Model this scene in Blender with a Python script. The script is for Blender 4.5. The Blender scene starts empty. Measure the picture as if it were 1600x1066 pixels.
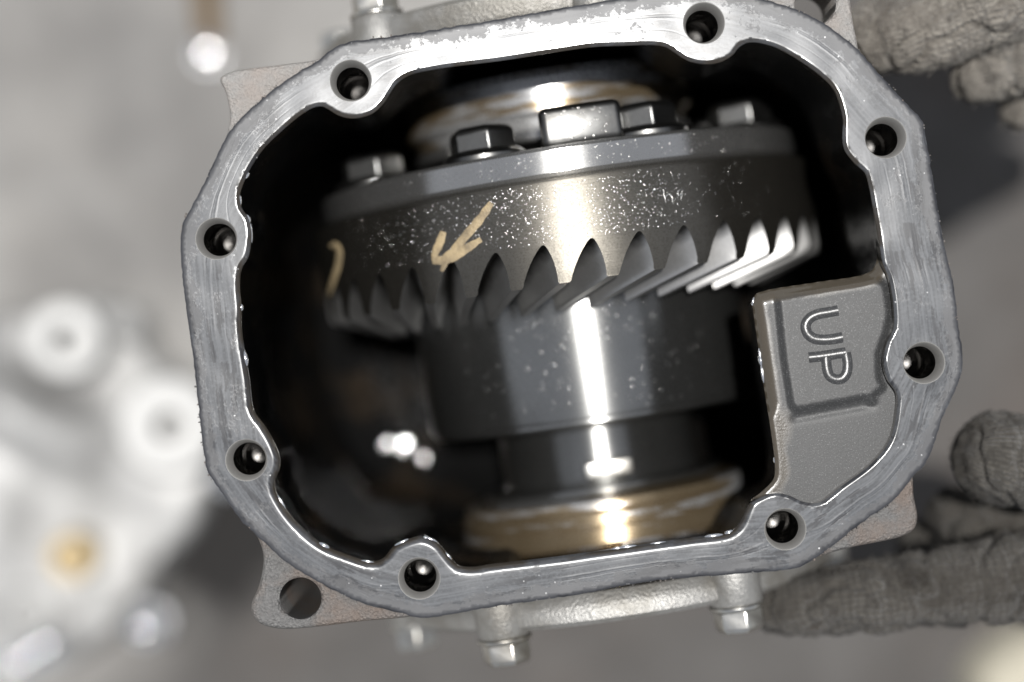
import bpy, bmesh, math, random
import numpy as np
from mathutils import Vector, Matrix, noise, geometry

random.seed(7); rng = np.random.default_rng(7)
S = 0.0002            # metres per photograph pixel on the flange plane
H = 0.42              # height of the flange plane above the ground
DG = H / S            # the same in pixels
R_ = math.radians
scene = bpy.context.scene
COL = scene.collection

# ------------------------------------------------------------------ camera, sky, sun, exposure
cam_d = bpy.data.cameras.new('camera'); cam = bpy.data.objects.new('camera', cam_d); COL.objects.link(cam)
cam.location = (0, 0, H + 0.6)
cam_d.lens = 67.5; cam_d.sensor_width = 36; cam_d.clip_start = 0.01; cam_d.clip_end = 500
cam_d.dof.use_dof = True; cam_d.dof.focus_distance = 0.606; cam_d.dof.aperture_fstop = 2.1
scene.camera = cam
SUN = Vector((0.02, 0.09, 1.0)).normalized()
elev = math.asin(SUN.z); azim = math.atan2(SUN.x, SUN.y)
w = bpy.data.worlds.new('World'); scene.world = w; w.use_nodes = True
nt = w.node_tree; bg = nt.nodes['Background']; bg.inputs[1].default_value = 0.09
sky = nt.nodes.new('ShaderNodeTexSky'); sky.sky_type = 'NISHITA'; sky.sun_disc = False
sky.sun_elevation = elev; sky.sun_rotation = azim
sky.dust_density = 0.0; sky.air_density = 1.0
hsv = nt.nodes.new('ShaderNodeHueSaturation'); hsv.inputs['Saturation'].default_value = 0.25     # thin milky haze
nt.links.new(sky.outputs[0], hsv.inputs['Color']); nt.links.new(hsv.outputs[0], bg.inputs[0])
sd = bpy.data.lights.new('sun', 'SUN'); sd.energy = 4.2; sd.angle = R_(0.53); sd.color = (1, 0.98, 0.95)
sun = bpy.data.objects.new('sun', sd); COL.objects.link(sun)
sun.rotation_euler = SUN.to_track_quat('Z', 'Y').to_euler()
scene.view_settings.view_transform = 'Standard'; scene.view_settings.look = 'None'
scene.view_settings.exposure = 0.22; scene.view_settings.gamma = 1
scene.cycles.use_denoising = True
scene.cycles.max_bounces = 8
scene.cycles.caustics_reflective = False

# ------------------------------------------------------------------ helpers
def W(x, y, d=0.0):
    """photograph pixel at depth d (pixels below the flange plane) -> metres relative to flange centre"""
    f = (3000.0 + d) / 3000.0
    return Vector(((x - 800) * f * S, (533 - y) * f * S, -d * S))

def link_obj(name, me, parent=None, mats=()):
    o = bpy.data.objects.new(name, me)
    for m in mats: me.materials.append(m)
    COL.objects.link(o)
    if parent: o.parent = parent
    return o

def sharpen(me, deg=32):
    bm = bmesh.new(); bm.from_mesh(me)
    for f in bm.faces: f.smooth = True
    for e in bm.edges:
        if len(e.link_faces) == 2 and e.calc_face_angle(0) > R_(deg): e.smooth = False
    bm.to_mesh(me); bm.free()

def mesh_py(name, verts, faces, parent=None, mats=(), deg=32, fix=True, mi=None):
    me = bpy.data.meshes.new(name)
    me.from_pydata([tuple(v) for v in verts], [], faces)
    if fix:
        bm = bmesh.new(); bm.from_mesh(me); bmesh.ops.recalc_face_normals(bm, faces=bm.faces); bm.to_mesh(me); bm.free()
    if mi is not None: me.polygons.foreach_set('material_index', mi)
    sharpen(me, deg)
    return link_obj(name, me, parent, mats)

def thing(name, label, cat, loc=(0, 0, 0), rz=0, group=None):
    o = bpy.data.objects.new(name, None); COL.objects.link(o); o.empty_display_size = 0.02
    o.location = loc; o.rotation_euler = (0, 0, rz); o['label'] = label; o['category'] = cat
    if group: o['group'] = group
    return o

def revolve(name, prof, parent, mats, seg=256, axis='Y', deg=28, arc=None, closed=False):
    """profile of (radius, t) in pixels, about local Y"""
    V = []; F = []; n = len(prof)
    for i in range(seg):
        a = 2 * math.pi * i / seg
        for r, t in prof:
            if axis == 'Y': V.append((r * math.sin(a) * S, -t * S, r * math.cos(a) * S))
            else: V.append((r * math.cos(a) * S, r * math.sin(a) * S, t * S))
    for i in range(seg):
        j = (i + 1) % seg
        for k in range(n - 1): F.append((i * n + k, j * n + k, j * n + k + 1, i * n + k + 1))
    return mesh_py(name, V, F, parent, mats, deg)

def rounded(me, w_):
    bm = bmesh.new(); bm.from_mesh(me); bmesh.ops.remove_doubles(bm, verts=bm.verts, dist=1e-6)
    es = [e for e in bm.edges if len(e.link_faces) == 2 and e.calc_face_angle(0) > .3]
    bmesh.ops.bevel(bm, geom=es, offset=w_ * S, segments=3, affect='EDGES', profile=.5)
    bm.to_mesh(me); bm.free(); sharpen(me, 50)

def catmull(pts, sub=24):
    P = np.array(pts, float); n = len(P); out = []
    for i in range(n):
        p0, p1, p2, p3 = P[(i - 1) % n], P[i], P[(i + 1) % n], P[(i + 2) % n]
        def tj(ti, a, b): return ti + max(np.linalg.norm(b - a), 1e-6) ** 0.5
        t0 = 0; t1 = tj(t0, p0, p1); t2 = tj(t1, p1, p2); t3 = tj(t2, p2, p3)
        for t in np.linspace(t1, t2, sub, endpoint=False):
            A1 = (t1 - t) / (t1 - t0) * p0 + (t - t0) / (t1 - t0) * p1
            A2 = (t2 - t) / (t2 - t1) * p1 + (t - t1) / (t2 - t1) * p2
            A3 = (t3 - t) / (t3 - t2) * p2 + (t - t2) / (t3 - t2) * p3
            B1 = (t2 - t) / (t2 - t0) * A1 + (t - t0) / (t2 - t0) * A2
            B2 = (t3 - t) / (t3 - t1) * A2 + (t - t1) / (t3 - t1) * A3
            out.append((t2 - t) / (t2 - t1) * B1 + (t - t1) / (t2 - t1) * B2)
    return np.array(out)

def resample(P, n, closed=True):
    Q = np.vstack([P, P[:1]]) if closed else P
    d = np.r_[0, np.cumsum(np.linalg.norm(np.diff(Q, axis=0), axis=1))]
    t = np.linspace(0, d[-1], n, endpoint=not closed)
    return np.c_[np.interp(t, d, Q[:, 0]), np.interp(t, d, Q[:, 1])]

def perim(P): return np.linalg.norm(np.diff(np.vstack([P, P[:1]]), axis=0), axis=1).sum()

def inside(pts, poly):
    x, y = pts[:, 0], pts[:, 1]; r = np.zeros(len(pts), bool)
    for i in range(len(poly)):
        x1, y1 = poly[i - 1]; x2, y2 = poly[i]
        c = (y1 > y) != (y2 > y)
        if c.any(): r ^= c & (x < (x2 - x1) * (y - y1) / (y2 - y1 + 1e-12) + x1)
    return r

def near(pts, poly):
    D = np.empty(len(pts)); I = np.empty(len(pts), int)
    for s in range(0, len(pts), 2000):
        d = np.linalg.norm(pts[s:s + 2000, None] - poly[None], axis=2); I[s:s + 2000] = d.argmin(1); D[s:s + 2000] = d.min(1)
    return D, I

def outward(P):
    """unit normals pointing away from the inside of a closed contour (image coordinates)"""
    T = np.roll(P, -2, 0) - np.roll(P, 2, 0); T /= np.linalg.norm(T, axis=1)[:, None] + 1e-9
    Nn = np.c_[T[:, 1], -T[:, 0]]
    area = 0.5 * np.sum(P[:, 0] * np.roll(P[:, 1], -1) - np.roll(P[:, 0], -1) * P[:, 1])
    return Nn if area > 0 else -Nn

def lowpass(P, sig):
    n = len(P); f = np.fft.fftfreq(n); g = np.exp(-0.5 * (2 * math.pi * f * sig) ** 2)
    return np.c_[np.fft.ifft(np.fft.fft(P[:, 0]) * g).real, np.fft.ifft(np.fft.fft(P[:, 1]) * g).real]

def fill(outer, holes, step, extra=None):
    """triangulate the area between contours with an inner grid; returns pts, tris, index ranges of the contours"""
    loops = [outer] + holes; pts = []; edges = []; rngs = []
    for L in loops:
        b = len(pts); pts += [tuple(p) for p in L]; n = len(L)
        edges += [(b + i, b + (i + 1) % n) for i in range(n)]; rngs.append((b, b + n))
    allc = np.vstack(loops)
    x0, y0 = outer.min(0); x1, y1 = outer.max(0); g = []
    yy = y0; k = 0
    while yy < y1:
        xx = np.arange(x0 + (step / 2 if k % 2 else 0), x1, step); g.append(np.c_[xx, np.full(len(xx), yy)]); yy += step * 0.866; k += 1
    g = np.vstack(g); g = g + rng.uniform(-.15, .15, g.shape) * step
    def ok(q, md):
        m = inside(q, outer)
        for h in holes: m &= ~inside(q, h)
        q = q[m]; d, _ = near(q, allc); return q[d > md]
    if extra is not None and len(extra):
        e = ok(extra, 1.2); g = ok(g, step * .6)
        d, _ = near(g, e); g = g[d > step * .55]; g = np.vstack([e, g])
    else: g = ok(g, step * .6)
    pts += [tuple(p) for p in g]
    r = geometry.delaunay_2d_cdt([Vector(p) for p in pts], edges, [], 0, 1e-5, True)
    V = np.array([tuple(v) for v in r[0]]); T = np.array(r[2])
    c = V[T].mean(1); m = inside(c, outer)
    for h in holes: m &= ~inside(c, h)
    return V, T[m]

# ------------------------------------------------------------------ materials
class M:
    def __init__(s, name):
        s.m = bpy.data.materials.new(name); s.m.use_nodes = True; s.t = s.m.node_tree
        s.b = s.t.nodes['Principled BSDF']
    def n(s, typ, props=None, **ins):
        nd = s.t.nodes.new(typ)
        for k, v in (props or {}).items(): setattr(nd, k, v)
        for k, v in ins.items():
            key = int(k[1:]) if k[0] == 'i' and k[1:].isdigit() else k.replace('_', ' ')
            s.set(nd.inputs[key], v)
        return nd
    def set(s, sock, v):
        if isinstance(v, bpy.types.NodeSocket): s.t.links.new(v, sock)
        elif isinstance(v, bpy.types.Node): s.t.links.new(v.outputs[0], sock)
        else: sock.default_value = v
    def p(s, **kw):
        for k, v in kw.items(): s.set(s.b.inputs[k.replace('_', ' ')], v)
        return s
    def obj(s): return s.n('ShaderNodeTexCoord').outputs['Object']
    def attr(s, name): return s.n('ShaderNodeAttribute', {'attribute_name': name}).outputs['Fac']
    def noise(s, vec, scale, detail=4, rough=.55, dist=0):
        return s.n('ShaderNodeTexNoise', None, Vector=vec, Scale=scale, Detail=detail, Roughness=rough, Distortion=dist).outputs[0]
    def ramp(s, fac, *stops):
        r = s.n('ShaderNodeValToRGB', None, Fac=fac); e = r.color_ramp.elements
        while len(e) < len(stops): e.new(.5)
        for k, (pos, c) in enumerate(stops):
            e[k].position = pos; e[k].color = (c, c, c, 1) if isinstance(c, (int, float)) else (*c, 1)
        return r.outputs[0]
    def mix(s, f, a, b):
        x = s.n('ShaderNodeMix', {'data_type': 'RGBA'}); s.set(x.inputs[0], f)
        for k, v in ((6, a), (7, b)): s.set(x.inputs[k], (*v, 1) if isinstance(v, tuple) and len(v) == 3 else v)
        return x.outputs[2]
    def math(s, op, a, b=0.0, c=0.0):
        x = s.n('ShaderNodeMath', {'operation': op}); s.set(x.inputs[0], a); s.set(x.inputs[1], b); s.set(x.inputs[2], c); return x.outputs[0]
    def map(s, vec, sc=(1, 1, 1), loc=(0, 0, 0)): return s.n('ShaderNodeMapping', None, Vector=vec, Scale=sc, Location=loc).outputs[0]
    def bump(s, h, dist, strength=1.0, nrm=None):
        b = s.n('ShaderNodeBump', None, Height=h, Distance=dist, Strength=strength)
        if nrm: s.t.links.new(nrm, b.inputs['Normal'])
        return b.outputs[0]

def m_flange():
    m = M('sealant_smeared_aluminium'); o = m.obj()
    u = m.attr('u'); v = m.attr('v'); din = m.attr('din'); dout = m.attr('dout')
    uv = m.n('ShaderNodeCombineXYZ', None, X=m.math('MULTIPLY', u, .006), Y=m.math('MULTIPLY', dout, .22)).outputs[0]
    uv2 = m.n('ShaderNodeCombineXYZ', None, X=m.math('MULTIPLY', u, .012), Y=m.math('MULTIPLY', dout, .07)).outputs[0]
    st = m.noise(uv, 1.0, 5, .6, .04)           # streaks that follow the flange
    st2 = m.noise(uv2, 1.0, 6, .65, .12)
    big = m.noise(o, 55, 4, .6); fine = m.noise(o, 900, 6, .7); mid = m.noise(o, 260, 6, .65)
    col = m.mix(m.ramp(st, (.35, 0), (.7, 1)), (.040, .043, .048), (.098, .103, .112))
    col = m.mix(m.math('MULTIPLY', m.ramp(fine, (.45, 0), (.7, 1)), .8), col, (.098, .103, .112))
    # bare dark metal showing where the sealant has flaked
    edge = m.ramp(m.math('DIVIDE', dout, 40), (.0, 1), (.35, .75), (.75, .0))
    flake = m.math('ADD', m.math('MULTIPLY', edge, .34), m.math('MULTIPLY', mid, .6))
    flake = m.math('ADD', flake, m.math('MULTIPLY', m.math('SUBTRACT', big, .45), .9))
    flake = m.math('ADD', flake, m.math('MULTIPLY', m.math('SUBTRACT', fine, .5), .7))
    fm = m.ramp(flake, (.48, 0), (.54, 1))
    col = m.mix(m.math('MULTIPLY', fm, .85), col, (.040, .041, .046))
    dl = m.ramp(m.math('ADD', st2, m.math('MULTIPLY', m.math('SUBTRACT', fine, .5), .12)), (.44, 1), (.49, 0))
    dl = m.math('MULTIPLY', dl, m.ramp(m.noise(o, 26, 3, .5), (.40, 0), (.54, 1)))
    col = m.mix(m.math('MULTIPLY', dl, .85), col, (.022, .023, .027))
    # wet brown oil on the inner lip
    oil = m.ramp(m.math('ADD', m.math('DIVIDE', din, 30), m.math('MULTIPLY', m.math('SUBTRACT', mid, .5), .35)), (.14, 1), (.30, 0))
    oil = m.math('MULTIPLY', m.math('MULTIPLY', oil, m.attr('lip')), m.ramp(m.noise(o, 95, 3, .5), (.40, .25), (.55, 1)))
    col = m.mix(m.math('MULTIPLY', oil, .85), col, (.035, .028, .02))
    scr = m.ramp(m.noise(m.n('ShaderNodeCombineXYZ', None, X=m.math('MULTIPLY', u, .02), Y=m.math('MULTIPLY', dout, .5)).outputs[0], 1.0, 4, .7, .05), (.66, 0), (.72, 1))
    col = m.mix(m.math('MULTIPLY', scr, .4), col, (.24, .243, .25))
    specks = m.ramp(m.n('ShaderNodeTexVoronoi', None, Vector=o, Scale=330).outputs['Distance'], (.06, 1), (.10, 0))
    specks = m.math('MULTIPLY', specks, m.ramp(big, (.5, 0), (.58, 1)))
    col = m.mix(m.math('MULTIPLY', specks, .8), col, (.7, .7, .7))
    rgh = m.math('MULTIPLY_ADD', st, .05, .205); rgh = m.math('MULTIPLY_ADD', fm, .12, rgh)
    rgh = m.math('MULTIPLY_ADD', oil, -.22, rgh)
    # bead ridges pressed into the sealant and ghost lines
    vw = m.math('ADD', v, m.math('MULTIPLY', m.math('SUBTRACT', m.noise(o, 45, 3, .5), .5), .035))
    def line(c, wd): return m.ramp(m.math('ABSOLUTE', m.math('SUBTRACT', vw, c)), (0, 1), (wd, 0))
    pat = m.ramp(m.noise(o, 34, 3, .5), (.42, 0), (.58, 1))
    h = m.math('ADD', m.math('MULTIPLY', line(.52, .035), 1.0), m.math('MULTIPLY', line(.60, .02), -.6))
    h = m.math('MULTIPLY_ADD', line(.30, .02), -.5, h); h = m.math('MULTIPLY', h, pat)
    h = m.math('MULTIPLY_ADD', st, .25, h); h = m.math('MULTIPLY_ADD', fine, .35, h); h = m.math('MULTIPLY_ADD', mid, .3, h)
    h = m.math('MULTIPLY_ADD', fm, -.5, h)
    m.p(Base_Color=col, Metallic=.01, Specular_IOR_Level=.27, Roughness=rgh, Normal=m.bump(h, .00010, .12), Coat_Weight=m.math('MULTIPLY', oil, .45), Coat_Roughness=.08)
    return m.m

def m_cast(name, c1, c2, rust, metallic=.45, bump=.0006, rough=.5):
    m = M(name); o = m.obj()
    f = m.noise(o, 950, 5, .7); b = m.noise(o, 60, 5, .6); vo = m.n('ShaderNodeTexVoronoi', None, Vector=o, Scale=1100).outputs['Distance']
    col = m.mix(f, c1, c2); col = m.mix(m.ramp(b, (.42, 0), (.62, 1)), col, rust)
    h = m.math('ADD', f, m.math('MULTIPLY', vo, .7))
    m.p(Base_Color=col, Metallic=metallic, Roughness=m.math('MULTIPLY_ADD', b, .25, rough - .1), Normal=m.bump(h, bump, .9))
    return m.m

def m_tooth():
    m = M('root_shaded_tooth_steel'); o = m.obj(); hh = m.attr('hh')
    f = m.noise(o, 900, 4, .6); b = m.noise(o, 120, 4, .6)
    flank_light = m.ramp(m.math('ADD', hh, m.math('MULTIPLY', m.math('SUBTRACT', b, .5), .35)), (.04, 0), (.40, 1))    # gap shade painted in: dark roots rise to bright, polished flanks
    col = m.mix(flank_light, (.035, .033, .03), m.mix(f, (.42, .415, .405), (.54, .535, .525)))
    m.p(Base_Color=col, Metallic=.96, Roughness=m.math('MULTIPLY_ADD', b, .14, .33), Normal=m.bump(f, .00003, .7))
    return m.m

def m_oil():
    m = M('black_oil_film'); o = m.obj()
    b = m.noise(o, 40, 4, .6); f = m.noise(m.map(o, (1, 1, 3)), 180, 3, .5)
    col = m.mix(m.ramp(b, (.5, 0), (.75, 1)), (.006, .006, .006), (.03, .021, .013))
    m.p(Base_Color=col, Metallic=0.0, Roughness=m.math('MULTIPLY_ADD', b, .35, .06), Normal=m.bump(m.math('ADD', f, b), .0016, .5), Specular_IOR_Level=.26)
    return m.m

def m_ledge(wet=True):   # the letters stand dry and slightly burnished
    m = M('satin_cast_ledge'); o = m.obj()
    f = m.noise(o, 1500, 5, .7); b = m.noise(o, 50, 4, .6); e = m.attr('edge')
    col = m.mix(b, (.030, .0305, .031), (.044, .0445, .045))
    sp = m.noise(o, 2600, 3, .7); col = m.mix(m.ramp(sp, (.58, 0), (.70, 1)), col, (.17, .17, .17)); col = m.mix(m.ramp(sp, (.30, 1), (.42, 0)), col, (.02, .02, .02))
    oil = m.ramp(m.math('ADD', m.math('DIVIDE', e, 40), m.math('MULTIPLY', m.math('SUBTRACT', m.noise(o, 160, 3), .5), .3)), (.38, 1), (.62, 0))
    oil = m.math('MAXIMUM', oil, m.attr('stain'))
    if not wet: oil = m.math('MULTIPLY', oil, 0.0)
    col = m.mix(m.math('MULTIPLY', oil, .8), col, (.07, .058, .042))
    m.p(Base_Color=col, Metallic=0.0, Specular_IOR_Level=.22 if wet else .6, Roughness=m.math('MULTIPLY_ADD', oil, -.2, .40 if wet else .27), Normal=m.bump(f, .00006, .6),
        Coat_Weight=m.math('MULTIPLY', oil, .7), Coat_Roughness=.05)
    return m.m

def m_steel(name, c1, c2, rough, aniso=.6, lines=5200, lb=.00003, tint=None, dirt=.0, axis='Y', metallic=1.0):
    """turned steel; fine lathe lines run round the local Y axis"""
    m = M(name); o = m.obj()
    sep = m.n('ShaderNodeSeparateXYZ', None, Vector=o)
    ln = m.noise(m.map(o, (1.5, lines / 10, 1.5)), 10, 3, .7)
    b = m.noise(o, 70, 5, .6); f = m.noise(o, 1500, 4, .6)
    col = m.mix(b, c1, c2)
    if tint: col = m.mix(m.ramp(m.noise(m.map(o, (14, 130, 14)), 1.0, 6, .65), (.52, 0), (.57, 1)), col, tint)
    if dirt: col = m.mix(m.math('MULTIPLY', m.ramp(f, (.5, 0), (.62, 1)), dirt), col, (.02, .016, .012))
    tan = m.n('ShaderNodeTangent', {'direction_type': 'RADIAL', 'axis': axis}).outputs[0]
    m.p(Base_Color=col, Metallic=metallic, Roughness=m.math('MULTIPLY_ADD', f, .12, rough - .06), Anisotropic=aniso, Anisotropic_Rotation=.25, Tangent=tan,
        Normal=m.bump(m.math('MULTIPLY_ADD', f, .25, ln), lb, .8))
    return m.m

def m_plain(name, col, metallic=1.0, rough=.3, bump=.00004, scale=700, coat=0, dirt=.35, dc=(.03, .025, .02)):
    m = M(name); o = m.obj(); f = m.noise(o, scale, 4, .6); b = m.noise(o, scale * .12, 4, .6)
    c = m.mix(m.math('MULTIPLY', m.ramp(b, (.45, 0), (.65, 1)), dirt), col, dc)
    m.p(Base_Color=c, Metallic=metallic, Roughness=m.math('MULTIPLY_ADD', b, .2, rough - .1), Normal=m.bump(f, bump, .8), Coat_Weight=coat, Coat_Roughness=.05)
    return m.m

def m_glove(k=1.0):
    m = M('dirty_knit_cotton'); o = m.obj()
    u = m.attr('gu'); v = m.attr('gv')
    b = m.noise(o, 28, 5, .65); f = m.noise(o, 420, 5, .7); s = m.noise(o, 110, 5, .65)
    wale = m.math('ABSOLUTE', m.math('SINE', m.math('MULTIPLY', m.math('ADD', v, m.math('MULTIPLY', s, 35)), .27)))
    crs = m.math('ABSOLUTE', m.math('SINE', m.math('MULTIPLY', m.math('ADD', u, m.math('MULTIPLY', s, 45)), .25)))
    col = m.mix(m.ramp(m.math('ADD', m.math('MULTIPLY', b, .6), m.math('MULTIPLY', s, .4)), (.38, 0), (.62, 1)), tuple(c * k for c in (.075, .066, .056)), tuple(c * k for c in (.26, .24, .21)))
    col = m.mix(m.math('MULTIPLY', m.ramp(s, (.5, 0), (.62, 1)), .6), col, (.035, .03, .026))
    col = m.mix(m.math('MULTIPLY', m.ramp(f, (.5, 0), (.7, 1)), .35), col, tuple(c * k for c in (.34, .32, .28)))
    kn = m.math('MULTIPLY', wale, crs)
    col = m.mix(m.math('MULTIPLY', m.ramp(kn, (.05, 1), (.45, 0)), m.ramp(b, (.40, .08), (.62, .45))), col, tuple(c * k for c in (.03, .027, .023)))  # shade between the stitches painted into the colour
    h = m.math('MULTIPLY', kn, m.ramp(b, (.42, .4), (.62, 1.1))); h = m.math('MULTIPLY_ADD', f, 1.6, h); h = m.math('MULTIPLY_ADD', s, 1.0, h)
    m.p(Base_Color=col, Roughness=.95, Metallic=0.0, Normal=m.bump(h, .0011, .9), Specular_IOR_Level=.15, Sheen_Weight=.15)
    return m.m

def m_ground():
    m = M('worn_concrete_yard'); o = m.obj()
    sx = m.n('ShaderNodeSeparateXYZ', None, Vector=o)
    b = m.noise(o, 5, 5, .6); c = m.noise(o, 22, 6, .6); f = m.noise(o, 320, 6, .7); l = m.noise(o, 2.2, 3, .5)
    # pale ground to the left; shade at right and below painted as darker ground
    d = m.math('ADD', m.math('MULTIPLY', sx.outputs[0], 1.0), m.math('MULTIPLY', sx.outputs[1], -.85))
    d = m.math('ADD', d, m.math('MULTIPLY', m.math('SUBTRACT', l, .5), .10))
    fac = m.ramp(m.math('MULTIPLY_ADD', d, 1.6, .5), (.36, 0), (.48, 1))
    pale = m.mix(m.ramp(c, (.35, 0), (.7, 1)), (.30, .288, .272), (.40, .39, .375))
    pale = m.mix(m.math('MULTIPLY', m.ramp(b, (.46, 0), (.62, 1)), .75), pale, (.17, .165, .16))
    dark = m.mix(m.ramp(c, (.35, 0), (.7, 1)), (.085, .08, .076), (.125, .119, .114))
    dark = m.mix(m.math('MULTIPLY', m.ramp(b, (.5, 0), (.7, 1)), .5), dark, (.10, .075, .06))
    col = m.mix(fac, pale, dark)
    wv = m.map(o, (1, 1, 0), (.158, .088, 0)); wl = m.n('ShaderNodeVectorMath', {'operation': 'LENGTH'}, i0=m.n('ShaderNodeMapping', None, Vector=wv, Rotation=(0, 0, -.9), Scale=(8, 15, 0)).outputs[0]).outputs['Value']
    col = m.mix(m.ramp(m.math('ADD', wl, m.math('MULTIPLY', m.math('SUBTRACT', c, .5), 1.2)), (.6, 1), (1.0, 0)), col, (.012, .011, .011)); col = m.mix(m.math('MULTIPLY', f, .4), col, (.06, .058, .055))  # near-black ellipse paints the shadow cast beside the cover
    m.p(Base_Color=col, Roughness=.9, Normal=m.bump(f, .002, .6), Specular_IOR_Level=.25)
    return m.m

MAT = dict(
    flange=m_flange(), oil=m_oil(), ledge=m_ledge(), letter=m_ledge(False),
    cast=m_cast('rough_cast_iron', (.085, .083, .08), (.23, .225, .22), (.18, .148, .128)),
    castrust=m_cast('rust_tinted_cast', (.22, .21, .20), (.38, .37, .355), (.32, .285, .26), .25),
    castgrey=m_cast('grey_cast_cover', (.20, .20, .195), (.44, .43, .41), (.22, .21, .19), .6, .00022, .42),
    thread=m_steel('threaded_steel', (.52, .51, .48), (.72, .70, .67), .45, 0, 3000, .00002, metallic=.6),
    rim=m_steel('turned_carrier_steel', (.46, .455, .44), (.56, .555, .545), .26, .88, 2000, .00003, metallic=.92),
    gear=m_steel('gear_steel', (.15, .14, .12), (.23, .214, .186), .42, .8, 2000, .00009, dirt=.25, metallic=.94),
    tooth=m_tooth(),
    drum=m_steel('polished_drum_steel', (.32, .32, .31), (.40, .40, .39), .28, .92, 2000, .00001, metallic=.96),
    race=m_steel('oil_stained_race', (.27, .195, .105), (.46, .37, .25), .27, .7, 2500, .00005, tint=(.80, .80, .80), metallic=.82),
    dark=m_plain('dark_steel', (.07, .068, .066), 1.0, .25, .00003, 500, .3, .5),
    bolt=m_plain('oiled_bolt_steel', (.17, .17, .166), 1.0, .36, .00005, 500, .2, .5),
    zinc=m_plain('zinc_bolt', (.58, .57, .54), 1.0, .32, .00008, 500, 0, .55, (.22, .17, .09)),
    paint=m_plain('tan_marking_paint', (.40, .31, .18), 0, .55, .0003, 900, 0, .75, (.15, .12, .08)),
    drop=m_plain('clear_oil', (.92, .90, .86), 1.0, .20, .0, 500, 0, 0),
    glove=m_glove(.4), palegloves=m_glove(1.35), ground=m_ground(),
    alu=m_plain('pale_cast_aluminium', (.40, .397, .39), .15, .5, .0006, 160, 0, .8, (.13, .128, .124)),
    aluboss=m_plain('machined_aluminium', (.42, .418, .41), .1, .55, .0002, 300, 0, .15, (.3, .3, .29)),
    brass=m_plain('brass_plug', (.33, .25, .13), .3, .5, .0001, 300, 0, .3, (.2, .14, .06)),
    chrome=m_plain('bright_steel', (.90, .90, .91), 1.0, .14, .0, 300, 0, .1),
    black=m_plain('black_void', (.012, .012, .012), 0, .5, .0001, 400, 0, .2),
    tan=m_plain('pale_tan_rag', (.45, .42, .34), 0, .9, .001, 200, 0, .3, (.3, .27, .2)),
    rust=m_plain('rusty_brown', (.12, .075, .03), 0, .7, .0005, 200, 0, .5),
)

# ------------------------------------------------------------------ contours of the housing (photograph pixels on the flange plane)
NL = [(1172,788),(1155,820),(1140,832),(1080,841),(980,855),(860,872),(765,883),(738,887),(716,884),(702,870),(684,849),(660,839),(638,843),(614,855),
 (598,873),(581,878),(541,867),(502,850),(468,822),(442,789),(430,765),(429,752),(436,733),(437,716),(429,693),(412,664),(397,643),(389,590),
 (381,545),(377,512),(377,484),(374,447),(377,420),(387,402),(391,383),(392,362),(387,340),(377,324),(374,306),(381,283),(393,259),(411,233),
 (438,206),(468,181),(489,168),(503,166),(513,171),(528,180),(550,185),(580,178),(599,161),(611,143),(619,131),(638,118),(680,108),(787,94),
 (850,84),(928,73),(975,71),(1020,70),(1040,73),(1055,82),(1074,94),(1100,100),(1126,97),(1145,86),(1156,73),(1171,66),(1205,71),(1243,90),(1280,116),
 (1303,139),(1312,160),(1318,187),(1317,210),(1320,233),(1334,253),(1352,270),(1359,293),(1367,338),(1375,385)]
PL = [(1376,404),(1369,420),(1354,428),(1280,440),(1200,453),(1185,459),(1179,473),(1181,490),(1195,589),(1205,656),(1214,730),(1212,750),(1196,768)]
FL = [(1380,412),(1389,433),(1394,455),(1397,480),(1397,512),(1386,537),(1381,565),(1388,593),(1402,615),(1402,640),(1391,688),(1364,723),(1317,759),
 (1279,786),(1254,784),(1234,775),(1211,771),(1188,778)]
OUT = [(1140,898),(1020,908),(900,930),(780,947),(700,961),(660,966),(620,957),(558,940),(502,912),(446,878),(412,847),(375,811),(344,767),(325,738),(318,704),
 (302,563),(285,434),(282,375),(286,348),(302,318),(321,281),(340,240),(358,206),(385,176),(419,146),(460,116),(496,95),(520,76),(543,66),(602,58),
 (725,39),(881,12),(953,0),(1040,-12),(1090,-17),(1150,-14),(1198,0),(1250,17),(1295,41),(1340,77),(1378,120),(1419,165),(1440,187),(1448,221),
 (1460,293),(1477,390),(1489,440),(1498,510),(1505,569),(1498,597),(1472,656),(1449,720),(1428,744),(1396,782),(1340,822),(1290,862),(1262,880),(1244,888)]
HOLES = [(548,126),(1100,36),(1384,215),(1444,567),(1227,827),(655,904),(385,719),(338,373)]
nNL = len(NL)
def section(pts, a, b):          # dense part of a closed spline between control indices a..b
    c = catmull(pts, 24); n = len(pts)
    idx = [i % len(c) for i in range(a * 24, b * 24 + 1)]
    return c[idx]
def compose(Lg):
    pts = NL + Lg
    A = section(pts, 0, nNL - 1); B = section(pts, nNL - 1, len(pts))
    return A, B
A_, PB = compose(PL); _, FB = compose(FL)
nA = 1000; nB = 240
A_ = resample(A_, nA, False); PB = resample(PB, nB, False)[1:-1]; FB = resample(FB, nB, False)[1:-1]
PK = np.vstack([A_, PB]); FI = np.vstack([A_, FB])          # pocket edge, flange face inner edge
isL = np.r_[np.zeros(nA, bool), np.ones(nB - 2, bool)]
OC = catmull(OUT, 24); OC = resample(OC, int(perim(OC) / 4))
OC = OC + outward(OC) * np.array([noise.noise(Vector((p[0] * .09, p[1] * .09, 3))) * 1.6 for p in OC])[:, None]
NPK = outward(PK)
def lip_r(P):                   # radius of the rounded inner lip: wide below and left, small above
    r = 5 + 6 * np.clip((P[:, 1] - 300) / 450, 0, 1)
    return r
rin = lip_r(FI); rin[isL] = 3.5
k = np.exp(-0.5 * (np.arange(-25, 26) / 9) ** 2); k /= k.sum()
rin = np.convolve(np.r_[rin[-25:], rin, rin[:25]], k, 'valid')

HS = thing('differential_housing', 'open grey cast differential housing with a machined oval flange, held up by two gloved hands', 'housing', (0, 0, H))

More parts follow.
